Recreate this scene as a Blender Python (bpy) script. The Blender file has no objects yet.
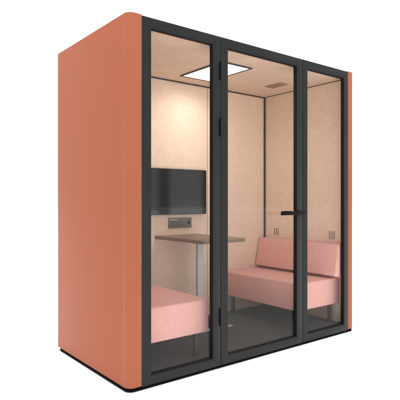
import bpy, bmesh, math
from mathutils import Vector, Matrix

sc = bpy.context.scene
COL = sc.collection

# ------------------------------------------------------------------ materials
def new_mat(name):
    m = bpy.data.materials.new(name); m.use_nodes = True
    nt = m.node_tree
    return m, nt, nt.nodes['Principled BSDF']

def lin(r, g, b):
    f = lambda c: (c/255/12.92) if c/255 <= .04045 else ((c/255+.055)/1.055)**2.4
    return (f(r), f(g), f(b), 1)

def plain(name, col, rough=.5, metal=0., spec=.5, var=.06, scale=6., bump=0., bscale=300.):
    m, nt, p = new_mat(name)
    tc = nt.nodes.new('ShaderNodeTexCoord')
    n = nt.nodes.new('ShaderNodeTexNoise'); n.inputs['Scale'].default_value = scale; n.inputs['Detail'].default_value = 6
    nt.links.new(tc.outputs['Object'], n.inputs['Vector'])
    mx = nt.nodes.new('ShaderNodeMix'); mx.data_type = 'RGBA'
    mx.inputs['A'].default_value = tuple(c*(1-var) for c in col[:3]) + (1,)
    mx.inputs['B'].default_value = tuple(min(1, c*(1+var)) for c in col[:3]) + (1,)
    nt.links.new(n.outputs['Fac'], mx.inputs['Factor'])
    nt.links.new(mx.outputs['Result'], p.inputs['Base Color'])
    p.inputs['Roughness'].default_value = rough
    p.inputs['Metallic'].default_value = metal
    p.inputs['Specular IOR Level'].default_value = spec
    mr = nt.nodes.new('ShaderNodeMapRange')
    mr.inputs['To Min'].default_value = rough*.88; mr.inputs['To Max'].default_value = min(1, rough*1.12)
    nt.links.new(n.outputs['Fac'], mr.inputs['Value']); nt.links.new(mr.outputs['Result'], p.inputs['Roughness'])
    if bump:
        n2 = nt.nodes.new('ShaderNodeTexNoise'); n2.inputs['Scale'].default_value = bscale; n2.inputs['Detail'].default_value = 2
        nt.links.new(tc.outputs['Object'], n2.inputs['Vector'])
        b = nt.nodes.new('ShaderNodeBump'); b.inputs['Strength'].default_value = bump; b.inputs['Distance'].default_value = .001
        nt.links.new(n2.outputs['Fac'], b.inputs['Height']); nt.links.new(b.outputs['Normal'], p.inputs['Normal'])
    return m

def fabric(name, dark, light, weave=90., mottle=14., contrast=1., stretch=9.):
    """woven cloth: threads running both ways plus an uneven dye"""
    m, nt, p = new_mat(name)
    tc = nt.nodes.new('ShaderNodeTexCoord')
    def noise(scale, sv, detail=3):
        mp = nt.nodes.new('ShaderNodeMapping'); mp.inputs['Scale'].default_value = sv
        nt.links.new(tc.outputs['Object'], mp.inputs['Vector'])
        n = nt.nodes.new('ShaderNodeTexNoise'); n.inputs['Scale'].default_value = scale; n.inputs['Detail'].default_value = detail
        nt.links.new(mp.outputs['Vector'], n.inputs['Vector'])
        return n.outputs['Fac']
    def math_(op, a, b):
        q = nt.nodes.new('ShaderNodeMath'); q.operation = op
        for i, v in enumerate((a, b)):
            if isinstance(v, (int, float)): q.inputs[i].default_value = v
            else: nt.links.new(v, q.inputs[i])
        return q.outputs[0]
    warp = noise(weave, (1, 1, 1./stretch))
    weft = noise(weave, (1./stretch, 1./stretch, 1))
    slub = noise(weave*.9, (1, 1, 1), 4)
    big = noise(mottle, (1, 1, 1), 4)
    s = math_('ADD', math_('ADD', math_('MULTIPLY', warp, .30), math_('MULTIPLY', weft, .30)),
              math_('ADD', math_('MULTIPLY', slub, .25), math_('MULTIPLY', big, .15)))
    mr = nt.nodes.new('ShaderNodeMapRange')
    mr.inputs['From Min'].default_value = .5-.11/contrast; mr.inputs['From Max'].default_value = .5+.11/contrast
    nt.links.new(s, mr.inputs['Value'])
    mx = nt.nodes.new('ShaderNodeMix'); mx.data_type = 'RGBA'
    mx.inputs['A'].default_value = dark; mx.inputs['B'].default_value = light
    nt.links.new(mr.outputs['Result'], mx.inputs['Factor'])
    nt.links.new(mx.outputs['Result'], p.inputs['Base Color'])
    p.inputs['Roughness'].default_value = .95
    p.inputs['Specular IOR Level'].default_value = .15
    p.inputs['Sheen Weight'].default_value = .12
    b = nt.nodes.new('ShaderNodeBump'); b.inputs['Strength'].default_value = .35; b.inputs['Distance'].default_value = .002
    nt.links.new(s, b.inputs['Height']); nt.links.new(b.outputs['Normal'], p.inputs['Normal'])
    return m

def wood(name, dark, light):
    m, nt, p = new_mat(name)
    tc = nt.nodes.new('ShaderNodeTexCoord')
    mp = nt.nodes.new('ShaderNodeMapping'); mp.inputs['Scale'].default_value = (1, 14, 14)
    nt.links.new(tc.outputs['Object'], mp.inputs['Vector'])
    n = nt.nodes.new('ShaderNodeTexNoise'); n.inputs['Scale'].default_value = 5; n.inputs['Detail'].default_value = 8; n.inputs['Distortion'].default_value = .6
    nt.links.new(mp.outputs['Vector'], n.inputs['Vector'])
    mx = nt.nodes.new('ShaderNodeMix'); mx.data_type = 'RGBA'
    mx.inputs['A'].default_value = dark; mx.inputs['B'].default_value = light
    nt.links.new(n.outputs['Fac'], mx.inputs['Factor']); nt.links.new(mx.outputs['Result'], p.inputs['Base Color'])
    p.inputs['Roughness'].default_value = .45
    return m

def glass_mat(name, refl=.012, tint=(.93, .935, .93, 1)):
    m = bpy.data.materials.new(name); m.use_nodes = True
    nt = m.node_tree; nt.nodes.clear()
    out = nt.nodes.new('ShaderNodeOutputMaterial')
    tr = nt.nodes.new('ShaderNodeBsdfTransparent'); tr.inputs['Color'].default_value = tint
    gl = nt.nodes.new('ShaderNodeBsdfGlossy'); gl.inputs['Roughness'].default_value = .02
    ms = nt.nodes.new('ShaderNodeMixShader'); ms.inputs['Fac'].default_value = refl
    nt.links.new(tr.outputs[0], ms.inputs[1]); nt.links.new(gl.outputs[0], ms.inputs[2])
    nt.links.new(ms.outputs[0], out.inputs['Surface'])
    return m

M = {
 'terracotta': plain('terracotta_lacquer', (.292, .091, .050, 1), rough=.48, spec=.06, var=.03, scale=2.5, bump=.03, bscale=500),
 'frame': plain('anthracite_metal', (.0105, .011, .0115, 1), rough=.5, spec=.18, var=.06, scale=12, bump=.05, bscale=700),
 'black': plain('black_rubber', (.006, .006, .006, 1), rough=.7, spec=.2, var=.1),
 'black_metal': plain('black_metal', (.003, .003, .003, 1), rough=.5, spec=.08, var=.1),
 'plinth': plain('black_plinth', (.003, .003, .003, 1), rough=.9, spec=.05, var=.1),
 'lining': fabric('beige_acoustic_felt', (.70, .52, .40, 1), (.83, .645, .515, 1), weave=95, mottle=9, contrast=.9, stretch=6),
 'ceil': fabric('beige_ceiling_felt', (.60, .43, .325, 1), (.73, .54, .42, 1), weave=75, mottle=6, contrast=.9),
 'pink': fabric('pink_woven_cloth', (.60, .28, .245, 1), (.85, .48, .425, 1), weave=260, mottle=70, stretch=3, contrast=.75),
 'carpet': fabric('grey_carpet', (.034, .032, .031, 1), (.058, .055, .052, 1), weave=70, mottle=5, stretch=2),
 'wood': wood('brown_wood', (.20, .12, .075, 1), (.34, .22, .145, 1)),
 'wood_edge': wood('brown_wood_edge', (.13, .085, .06, 1), (.20, .135, .095, 1)),
 'leg_grey': plain('grey_powder_coat', (.50, .48, .49, 1), rough=.45, var=.03),
 'leg_dark': plain('dark_powder_coat', (.06, .058, .056, 1), rough=.5, var=.05),
 'trim': plain('dark_brown_trim', (.035, .024, .018, 1), rough=.6, var=.08),
 'seam': plain('seam_brown', (.30, .19, .125, 1), rough=.9, var=.08),  # plain brown for the lining seam and the vent slats
 'vent': plain('brown_vent', (.42, .29, .21, 1), rough=.6, var=.08),
 'slot': plain('slot_dark', (.05, .032, .024, 1), rough=.8, var=.05),
 'screen': plain('screen_glass', (.012, .012, .012, 1), rough=.10, spec=.5, var=.02),
 'casing': plain('television_casing', (.012, .011, .011, 1), rough=.5, var=.05),
 'plate': plain('socket_plate', (.15, .125, .105, 1), rough=.4, var=.05),
 'plate_dark': plain('socket_recess', (.085, .075, .066, 1), rough=.4, var=.05),
 'plate_light': plain('socket_light_port', (.36, .36, .22, 1), rough=.4, var=.05),
 'glass': glass_mat('clear_glass'),
 'ground': plain('white_floor', (.93, .93, .93, 1), rough=.9, spec=.1, var=.003),
}
mm, nt, p = new_mat('light_panel')
p.inputs['Base Color'].default_value = (.9, .9, .9, 1)
p.inputs['Emission Color'].default_value = (1, .965, .91, 1)
p.inputs['Emission Strength'].default_value = 2.6
M['lamp'] = mm

# ------------------------------------------------------------------ helpers
def box(bm, x0, x1, y0, y1, z0, z1):
    v = [bm.verts.new((x, y, z)) for x in (x0, x1) for y in (y0, y1) for z in (z0, z1)]
    for f in ((0,1,3,2), (4,6,7,5), (0,4,5,1), (2,3,7,6), (0,2,6,4), (1,5,7,3)):
        bm.faces.new([v[i] for i in f])
    return v

def prism(bm, pts, z0, z1, M4=None):
    """polygon in xy extruded along z"""
    a = [bm.verts.new((x, y, z0)) for x, y in pts]; b = [bm.verts.new((x, y, z1)) for x, y in pts]
    n = len(pts)
    bm.faces.new(a[::-1]); bm.faces.new(b)
    for i in range(n):
        bm.faces.new((a[i], a[(i+1) % n], b[(i+1) % n], b[i]))
    if M4:
        for q in a+b: q.co = M4 @ q.co

def ring(bm, x0, x1, z0, z1, wx0, wx1, wz0, wz1, y0, y1):
    """rectangular frame in the xz plane with its inner edges; one closed mesh"""
    o = [(x0, z0), (x1, z0), (x1, z1), (x0, z1)]
    i = [(x0+wx0, z0+wz0), (x1-wx1, z0+wz0), (x1-wx1, z1-wz1), (x0+wx0, z1-wz1)]
    of = [bm.verts.new((x, y0, z)) for x, z in o]; inf = [bm.verts.new((x, y0, z)) for x, z in i]
    ob = [bm.verts.new((x, y1, z)) for x, z in o]; inb = [bm.verts.new((x, y1, z)) for x, z in i]
    for k in range(4):
        l = (k+1) % 4
        bm.faces.new((of[k], of[l], inf[l], inf[k]))
        bm.faces.new((ob[l], ob[k], inb[k], inb[l]))
        bm.faces.new((of[l], of[k], ob[k], ob[l]))
        bm.faces.new((inf[k], inf[l], inb[l], inb[k]))

def finish(name, bm, mat, parent=None, bevel=0., seg=2, smooth=True, mats=None, bevel_angle=30):
    bmesh.ops.recalc_face_normals(bm, faces=bm.faces)
    if bevel:
        es = [e for e in bm.edges if len(e.link_faces) == 2 and e.calc_face_angle(0) > math.radians(bevel_angle)]
        bmesh.ops.bevel(bm, geom=es, offset=bevel, segments=seg, profile=.5, affect='EDGES', clamp_overlap=True)
    me = bpy.data.meshes.new(name); bm.to_mesh(me); bm.free()
    me.materials.append(M[mat])
    for q in (mats or []): me.materials.append(M[q])
    if smooth:
        for f in me.polygons: f.use_smooth = True
        try: me.set_sharp_from_angle(angle=math.radians(40))
        except Exception: pass
    o = bpy.data.objects.new(name, me); COL.objects.link(o)
    if parent: o.parent = parent
    return o

def bx(name, mat, dims, parent=None, bevel=0., seg=2):
    bm = bmesh.new(); box(bm, *dims)
    return finish(name, bm, mat, parent, bevel, seg)

def thing(name, label, cat, loc=(0, 0, 0), group=None):
    o = bpy.data.objects.new(name, None); COL.objects.link(o); o.location = loc
    o.empty_display_size = .1
    o['label'] = label; o['category'] = cat
    if group: o['group'] = group
    return o

# ------------------------------------------------------------------ dimensions (metres)
W, D, H = 2.32, 1.11, 2.305        # outer size
ZB = -.016                         # ground level; the shell starts just above the plinth
IX0, IX1, IY0, IY1 = .07, 2.25, .0375, 1.05
FZ, CZ = .05, 2.25                 # inner floor / ceiling
FX0, FX1 = .098, 2.225             # glazed front

# ------------------------------------------------------------------ ground
bm = bmesh.new(); S = 60
f = bm.faces.new([bm.verts.new((x, y, ZB)) for x, y in ((-S, -S), (S, -S), (S, S), (-S, S))])
g = finish('ground', bm, 'ground'); g['kind'] = 'structure'

# ------------------------------------------------------------------ booth
booth = thing('office_booth', 'terracotta freestanding office booth with black framed glass front and beige lined inside', 'office booth')

def side_profile(sign):
    r, rb = .048, .012
    pts = []
    pts += [(0, .0658), (.0009, .0646), (.0009, .0634), (0, .062)]
    for k in range(13):                     # rounded front corner
        a = math.pi + k*math.pi/2/12
        pts.append((r+r*math.cos(a), r+r*math.sin(a)))
    fr = FX0-.0015 if sign > 0 else (W-FX1)-.0015
    pts += [(fr, 0), (fr, .036), (IX0-.003, .036), (IX0-.003, D-.02)]
    pts += [(IX0-.003, D)]
    for k in range(5):
        a = math.pi/2 + k*math.pi/2/4
        pts.append((rb+rb*math.cos(a), D-rb+rb*math.sin(a)))
    if sign < 0: pts = [(W-x, y) for x, y in pts]
    return pts
for s in (1, -1):
    bm = bmesh.new(); prism(bm, side_profile(s), .010, H)
    finish('side_panel', bm, 'terracotta', booth, bevel=.0025, seg=2, bevel_angle=60)
bx('back_panel', 'terracotta', (IX0, W-IX0, IY1+.03, D, .008, H-.004), booth, .003)
bx('roof', 'frame', (IX0, W-IX0, .0375, IY1+.028, CZ+.004, H-.010), booth, .002)
# plinth, set back a little, and levelling feet
bm = bmesh.new()
def rr(x0, x1, y0, y1, r, n=6):
    out = []
    for cx, cy, a0 in ((x1-r, y1-r, 0), (x0+r, y1-r, 90), (x0+r, y0+r, 180), (x1-r, y0+r, 270)):
        for k in range(n+1):
            a = math.radians(a0+90*k/n); out.append((cx+r*math.cos(a), cy+r*math.sin(a)))
    return out
prism(bm, rr(.003, W-.006, .003, D-.014, .045), ZB+.004, .007)
finish('plinth', bm, 'plinth', booth, .001)
for x in (.09, .73, 1.60, 2.20):
    for y in (.05, 1.0):
        bm = bmesh.new()
        prism(bm, [(x+.035*math.cos(a*math.pi/8), y+.035*math.sin(a*math.pi/8)) for a in range(16)], ZB, ZB+.0038)
        finish('levelling_foot', bm, 'plinth', booth)
# inside linings
bx('floor', 'carpet', (IX0, IX1, IY0, IY1, .010, FZ), booth)
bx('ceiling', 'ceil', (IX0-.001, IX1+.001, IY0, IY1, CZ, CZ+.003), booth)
bx('back_lining', 'lining', (IX0, IX1, IY1, IY1+.028, .010, CZ-.0005), booth)
bx('side_lining', 'lining', (IX0-.002, IX0, IY0, IY1-.0005, .010, CZ-.0005), booth)
bx('side_lining', 'lining', (IX1, IX1+.002, IY0, IY1-.0005, .010, CZ-.0005), booth)
# trims: where the linings meet
bx('corner_trim', 'trim', (IX1-.016, IX1-.0005, IY1-.016, IY1-.0005, FZ+.001, CZ-.001), booth, .002)
bx('corner_trim', 'trim', (IX0+.0005, IX0+.016, IY1-.016, IY1-.0005, FZ+.001, CZ-.001), booth, .002)
bx('ceiling_trim', 'trim', (IX0+.017, IX1-.017, IY1-.008, IY1-.0005, CZ-.012, CZ-.0005), booth)
bx('ceiling_trim', 'trim', (IX1-.005, IX1-.0005, IY0+.001, IY1-.017, CZ-.006, CZ-.0005), booth)
bx('ceiling_trim', 'trim', (IX0+.0005, IX0+.005, IY0+.001, IY1-.017, CZ-.006, CZ-.0005), booth)
bx('lining_seam', 'seam', (1.462, 1.467, IY1-.0015, IY1-.0002, FZ+.001, CZ-.013), booth)

# ---- glazed front: two fixed frames and a door
def glazing(name, x0, x1, wl, wr):
    bm = bmesh.new()
    z0, z1 = .004, 2.300
    ring(bm, x0, x1, z0, z1, wl, wr, .062-z0, z1-2.236, 0, .034)
    fr = finish(name, bm, 'frame', booth, .0018, 2)
    ox0, ox1, oz0, oz1 = x0+wl, x1-wr, .062, 2.236
    bm = bmesh.new(); t = .0035
    ring(bm, ox0+.0003, ox1-.0003, oz0+.0003, oz1-.0003, t, t, t, t, .005, .033)
    finish('gasket', bm, 'black', fr)
    bm = bmesh.new(); box(bm, ox0+.004, ox1-.004, .024, .030, oz0+.004, oz1-.004)
    finish('glass', bm, 'glass', fr, smooth=False)
    return fr
g1 = glazing('fixed_window', FX0, .7350, .066, .0665)
door = glazing('door', .7385, 1.6070, .066, .066)
g3 = glazing('fixed_window', 1.6105, FX1, .061, .056)
for xs in (.7368, 1.6088):               # dark rebate behind the joints
    bx('door_jamb', 'black', (xs-.020, xs+.020, .0345, .0600, FZ+.001, CZ-.006), booth)
for z0, z1 in ((.280, .402), (1.605, 1.731), (1.998, 2.123)):
    bm = bmesh.new()
    prism(bm, [(.7310+.0055*math.cos(a*math.pi/6), -.004+.0055*math.sin(a*math.pi/6)) for a in range(12)], z0, z1)
    box(bm, .7297, .7375, -.004, .0005, z0+.002, z1-.002)
    finish('hinge', bm, 'black_metal', door)
# lever handle
h = bx('handle', 'black_metal', (1.306, 1.590, -.050, -.040, 1.042, 1.068), door, .003, 3)
bx('handle_plate', 'frame', (1.550, 1.592, -.010, -.0005, 1.030, 1.076), h, .003, 3)
bx('handle_neck', 'black_metal', (1.560, 1.582, -.0395, -.0102, 1.044, 1.066), h, .003, 3)
bx('handle_inside', 'black_metal', (1.450, 1.570, .075, .087, 1.040, 1.070), door, .003, 3)
bx('handle_inside_neck', 'black_metal', (1.550, 1.567, .0345, .0745, 1.044, 1.066), door, .002, 2)

# ---- ceiling light, vent
LX0, LX1, LY0, LY1 = 1.020, 1.322, .315, .845
bm = bmesh.new()
t = .014
for d in ((LX0-t, LX1+t, LY0-t, LY0), (LX0-t, LX1+t, LY1, LY1+t), (LX0-t, LX0, LY0, LY1), (LX1, LX1+t, LY0, LY1)):
    box(bm, *d, CZ-.010, CZ-.0005)
cl = finish('ceiling_light', bm, 'trim', booth)
bx('diffuser', 'lamp', (LX0+.001, LX1-.001, LY0+.001, LY1-.001, CZ-.006, CZ-.001), cl)
bm = bmesh.new()
box(bm, 1.878, 1.998, .485, .695, CZ-.0060, CZ-.0005)
vent = finish('ceiling_vent', bm, 'vent', booth, .001)
bm = bmesh.new()
for k in range(9):
    y = .495+k*.0225
    box(bm, 1.882, 1.988, y, y+.010, CZ-.0085, CZ-.0062)
finish('slat', bm, 'seam', vent)

# ---- zigzag wall vents above the bench
def wall_vent(x, yc, zc, nx):
    bm = bmesh.new()
    w, hh = .076, .076
    for c in range(3):                   # three upright zigzag slots
        yc0 = yc-w/2+(c+.5)*w/3; t = .0036
        for k in range(8):
            ya = yc0+(.0068 if k % 2 else -.0068); yb = yc0-(.0068 if k % 2 else -.0068)
            za, zb = zc-hh/2+k*hh/8, zc-hh/2+(k+1)*hh/8
            q = [(ya-t, za), (ya+t, za), (yb+t, zb), (yb-t, zb)]
            f = [bm.verts.new((x, y, z)) for y, z in q]; g = [bm.verts.new((x+nx*.0015, y, z)) for y, z in q]
            bm.faces.new(f); bm.faces.new(g)
            for i in range(4):
                j = (i+1) % 4; bm.faces.new((f[i], f[j], g[j], g[i]))
    return finish('wall_vent', bm, 'slot', booth, smooth=False)
wall_vent(IX1-.0002, .880, .834, -1)
wall_vent(IX1-.0002, .190, .834, -1)

# ---- socket panel in the back lining
sp = bx('socket_panel', 'plate', (1.008, 1.269, IY1-.010, IY1-.0003, .903, .998), booth, .003)
bx('socket_recess', 'plate_dark', (1.022, 1.200, IY1-.0125, IY1-.0102, .920, .968), sp, .001)
bx('status_display', 'plate_light', (1.022, 1.100, IY1-.0125, IY1-.0102, .976, .986), sp)
bm = bmesh.new()
prism(bm, [(1.233+.014*math.cos(a*math.pi/10), .950+.014*math.sin(a*math.pi/10)) for a in range(20)], 0, .003,
      Matrix(((1, 0, 0, 0), (0, 0, -1, IY1-.0102), (0, 1, 0, 0), (0, 0, 0, 1))))
finish('round_knob', bm, 'black_metal', sp)

# ------------------------------------------------------------------ television on the back wall
tv = thing('television', 'black flat screen television mounted on the beige back wall above the table', 'television', (1.125, IY1, 1.235))
tx0, tx1, tz0, tz1, ty = -.325, .302, -.207, .207, -.035
bx('casing', 'casing', (tx0, tx1, ty, -.012, tz0, tz1), tv, .003)
bx('screen', 'screen', (tx0+.006, tx1-.006, ty-.0022, ty-.0002, tz0+.007, tz1-.006), tv)
bx('wall_bracket', 'black_metal', (-.12, .12, -.0118, -.0005, -.10, .10), tv)

# ------------------------------------------------------------------ table
tb = thing('table', 'brown wooden table with rounded corners on one grey column between the two benches', 'table', (1.150, .700, FZ))
bm = bmesh.new()
tx0, tx1, ty0, ty1 = .868-1.150, 1.337-1.150, .352-.700, 1.048-.700
pts = [(tx1, ty1), (tx0, ty1)]
r = .055
for cx, cy, a0 in ((tx0+r, ty0+r, 180), (tx1-r, ty0+r, 270)):
    for k in range(9):
        a = math.radians(a0+90*k/8); pts.append((cx+r*math.cos(a), cy+r*math.sin(a)))
prism(bm, pts, .815-FZ, .842-FZ)
top = finish('table_top', bm, 'wood', tb, .0015, 2, mats=['wood_edge'])
for q in top.data.polygons:
    if abs(q.normal.z) < .8: q.material_index = 1
bx('column', 'leg_grey', (-.037, .024, .045, .075, .0145, .7645), tb, .004, 3)
bm = bmesh.new()                        # flat T shaped foot
a = [(-.260, -.108), (.234, -.108), (.234, -.082), (-.002, -.082), (-.002, .250), (-.037, .250), (-.037, -.082), (-.260, -.082)]
prism(bm, a, .001, .014)
finish('foot', bm, 'leg_grey', tb, .002, 2)

# ------------------------------------------------------------------ benches
BD, BL = .58, .935          # depth, length
def make_bench(label, BD=.58, bt=.155):
    # local: x = 0 at the back (wall side) going to -BD at the front edge, y along the length, z from the floor
    t = thing('bench', label, 'bench', (IX1-.001, .105, FZ), 'pink benches facing each other')
    bm = bmesh.new(); box(bm, -BD, 0, 0, BL, .225-FZ, .457-FZ)
    finish('seat', bm, 'pink', t, .010, 4)
    sec = [(-bt, .486-FZ), (-bt+.057, .766-FZ), (-.004, .766-FZ), (-.004, .458-FZ), (-.055, .458-FZ), (-.062, .478-FZ)]
    bm = bmesh.new()
    y0, y1 = (-.062, BL-.006) if bt > .13 else (.006, BL-.006)
    a = [bm.verts.new((x, y0, z)) for x, z in sec]; b = [bm.verts.new((x, y1, z)) for x, z in sec]
    bm.faces.new(a[::-1]); bm.faces.new(b)
    for i in range(len(sec)):
        j = (i+1) % len(sec); bm.faces.new((a[i], a[j], b[j], b[i]))
    finish('backrest', bm, 'pink', t, .010, 4, bevel_angle=40)
    for x in (-BD+.075, -.075):
        for y in (.055, BL-.055):
            bx('leg', 'leg_dark', (x-.014, x+.014, y-.014, y+.014, .0005, .225-FZ), t, .002)
    return t
make_bench('pink bench with backrest in full view behind the door and right window')
b1 = make_bench('pink bench behind the left window, only its seat end in view below the television', .628, .112)
b1.rotation_euler.z = math.pi
b1.location = (IX0+.014, .105+BL-.005, FZ)

# ------------------------------------------------------------------ camera
cam = bpy.data.cameras.new('camera'); co = bpy.data.objects.new('camera', cam); COL.objects.link(co)
cam.sensor_width = 36; cam.lens = 482/400*36; cam.clip_end = 500; cam.clip_start = .05
co.location = (-1.455, -2.562, 1.16)
co.rotation_euler = (math.radians(90), 0, -math.atan2(482, 615))
sc.camera = co

# ------------------------------------------------------------------ light: white studio surround, a soft box to the left, added overhead and front fills
w = bpy.data.worlds.new('World'); sc.world = w; w.use_nodes = True
w.node_tree.nodes['Background'].inputs['Color'].default_value = (1, 1, 1, 1)
w.node_tree.nodes['Background'].inputs['Strength'].default_value = 1.06
s = bpy.data.lights.new('ground_fill', 'SUN'); s.energy = 4.5; s.angle = math.radians(3)  # added fill shining straight down, only to push the ground to white
so = bpy.data.objects.new('ground_fill', s); COL.objects.link(so); so.location = (1, 0, 6)
a = bpy.data.lights.new('soft_box', 'AREA'); a.shape = 'RECTANGLE'; a.size = 3; a.size_y = 2.5; a.energy = 45
ao = bpy.data.objects.new('soft_box', a); COL.objects.link(ao); ao.location = (-6, 1.0, 1.6)
ao.rotation_euler = (math.radians(90), 0, math.radians(-90))

l = bpy.data.lights.new('ceiling_lamp', 'AREA'); l.shape = 'RECTANGLE'; l.size = .28; l.size_y = .50; l.energy = 4.8; l.spread = math.radians(150)
l.color = (1, .96, .90)
lo = bpy.data.objects.new('ceiling_lamp', l); COL.objects.link(lo); lo.location = ((LX0+LX1)/2, (LY0+LY1)/2, CZ-.008)

q = bpy.data.lights.new('front_fill', 'AREA'); q.shape = 'RECTANGLE'; q.size = 4.0; q.size_y = 3.0; q.energy = 70  # added fill that brightens the inside through the glass
qo = bpy.data.objects.new('front_fill', q); COL.objects.link(qo); qo.location = (.6, -6.5, 2.4)
qo.rotation_euler = (math.radians(79), 0, math.radians(0))

# ------------------------------------------------------------------ render settings
sc.render.engine = 'CYCLES'
sc.view_settings.view_transform = 'Standard'; sc.view_settings.look = 'None'
sc.view_settings.exposure = 0; sc.view_settings.gamma = 1
sc.cycles.transparent_max_bounces = 16
sc.cycles.max_bounces = 10; sc.cycles.diffuse_bounces = 6
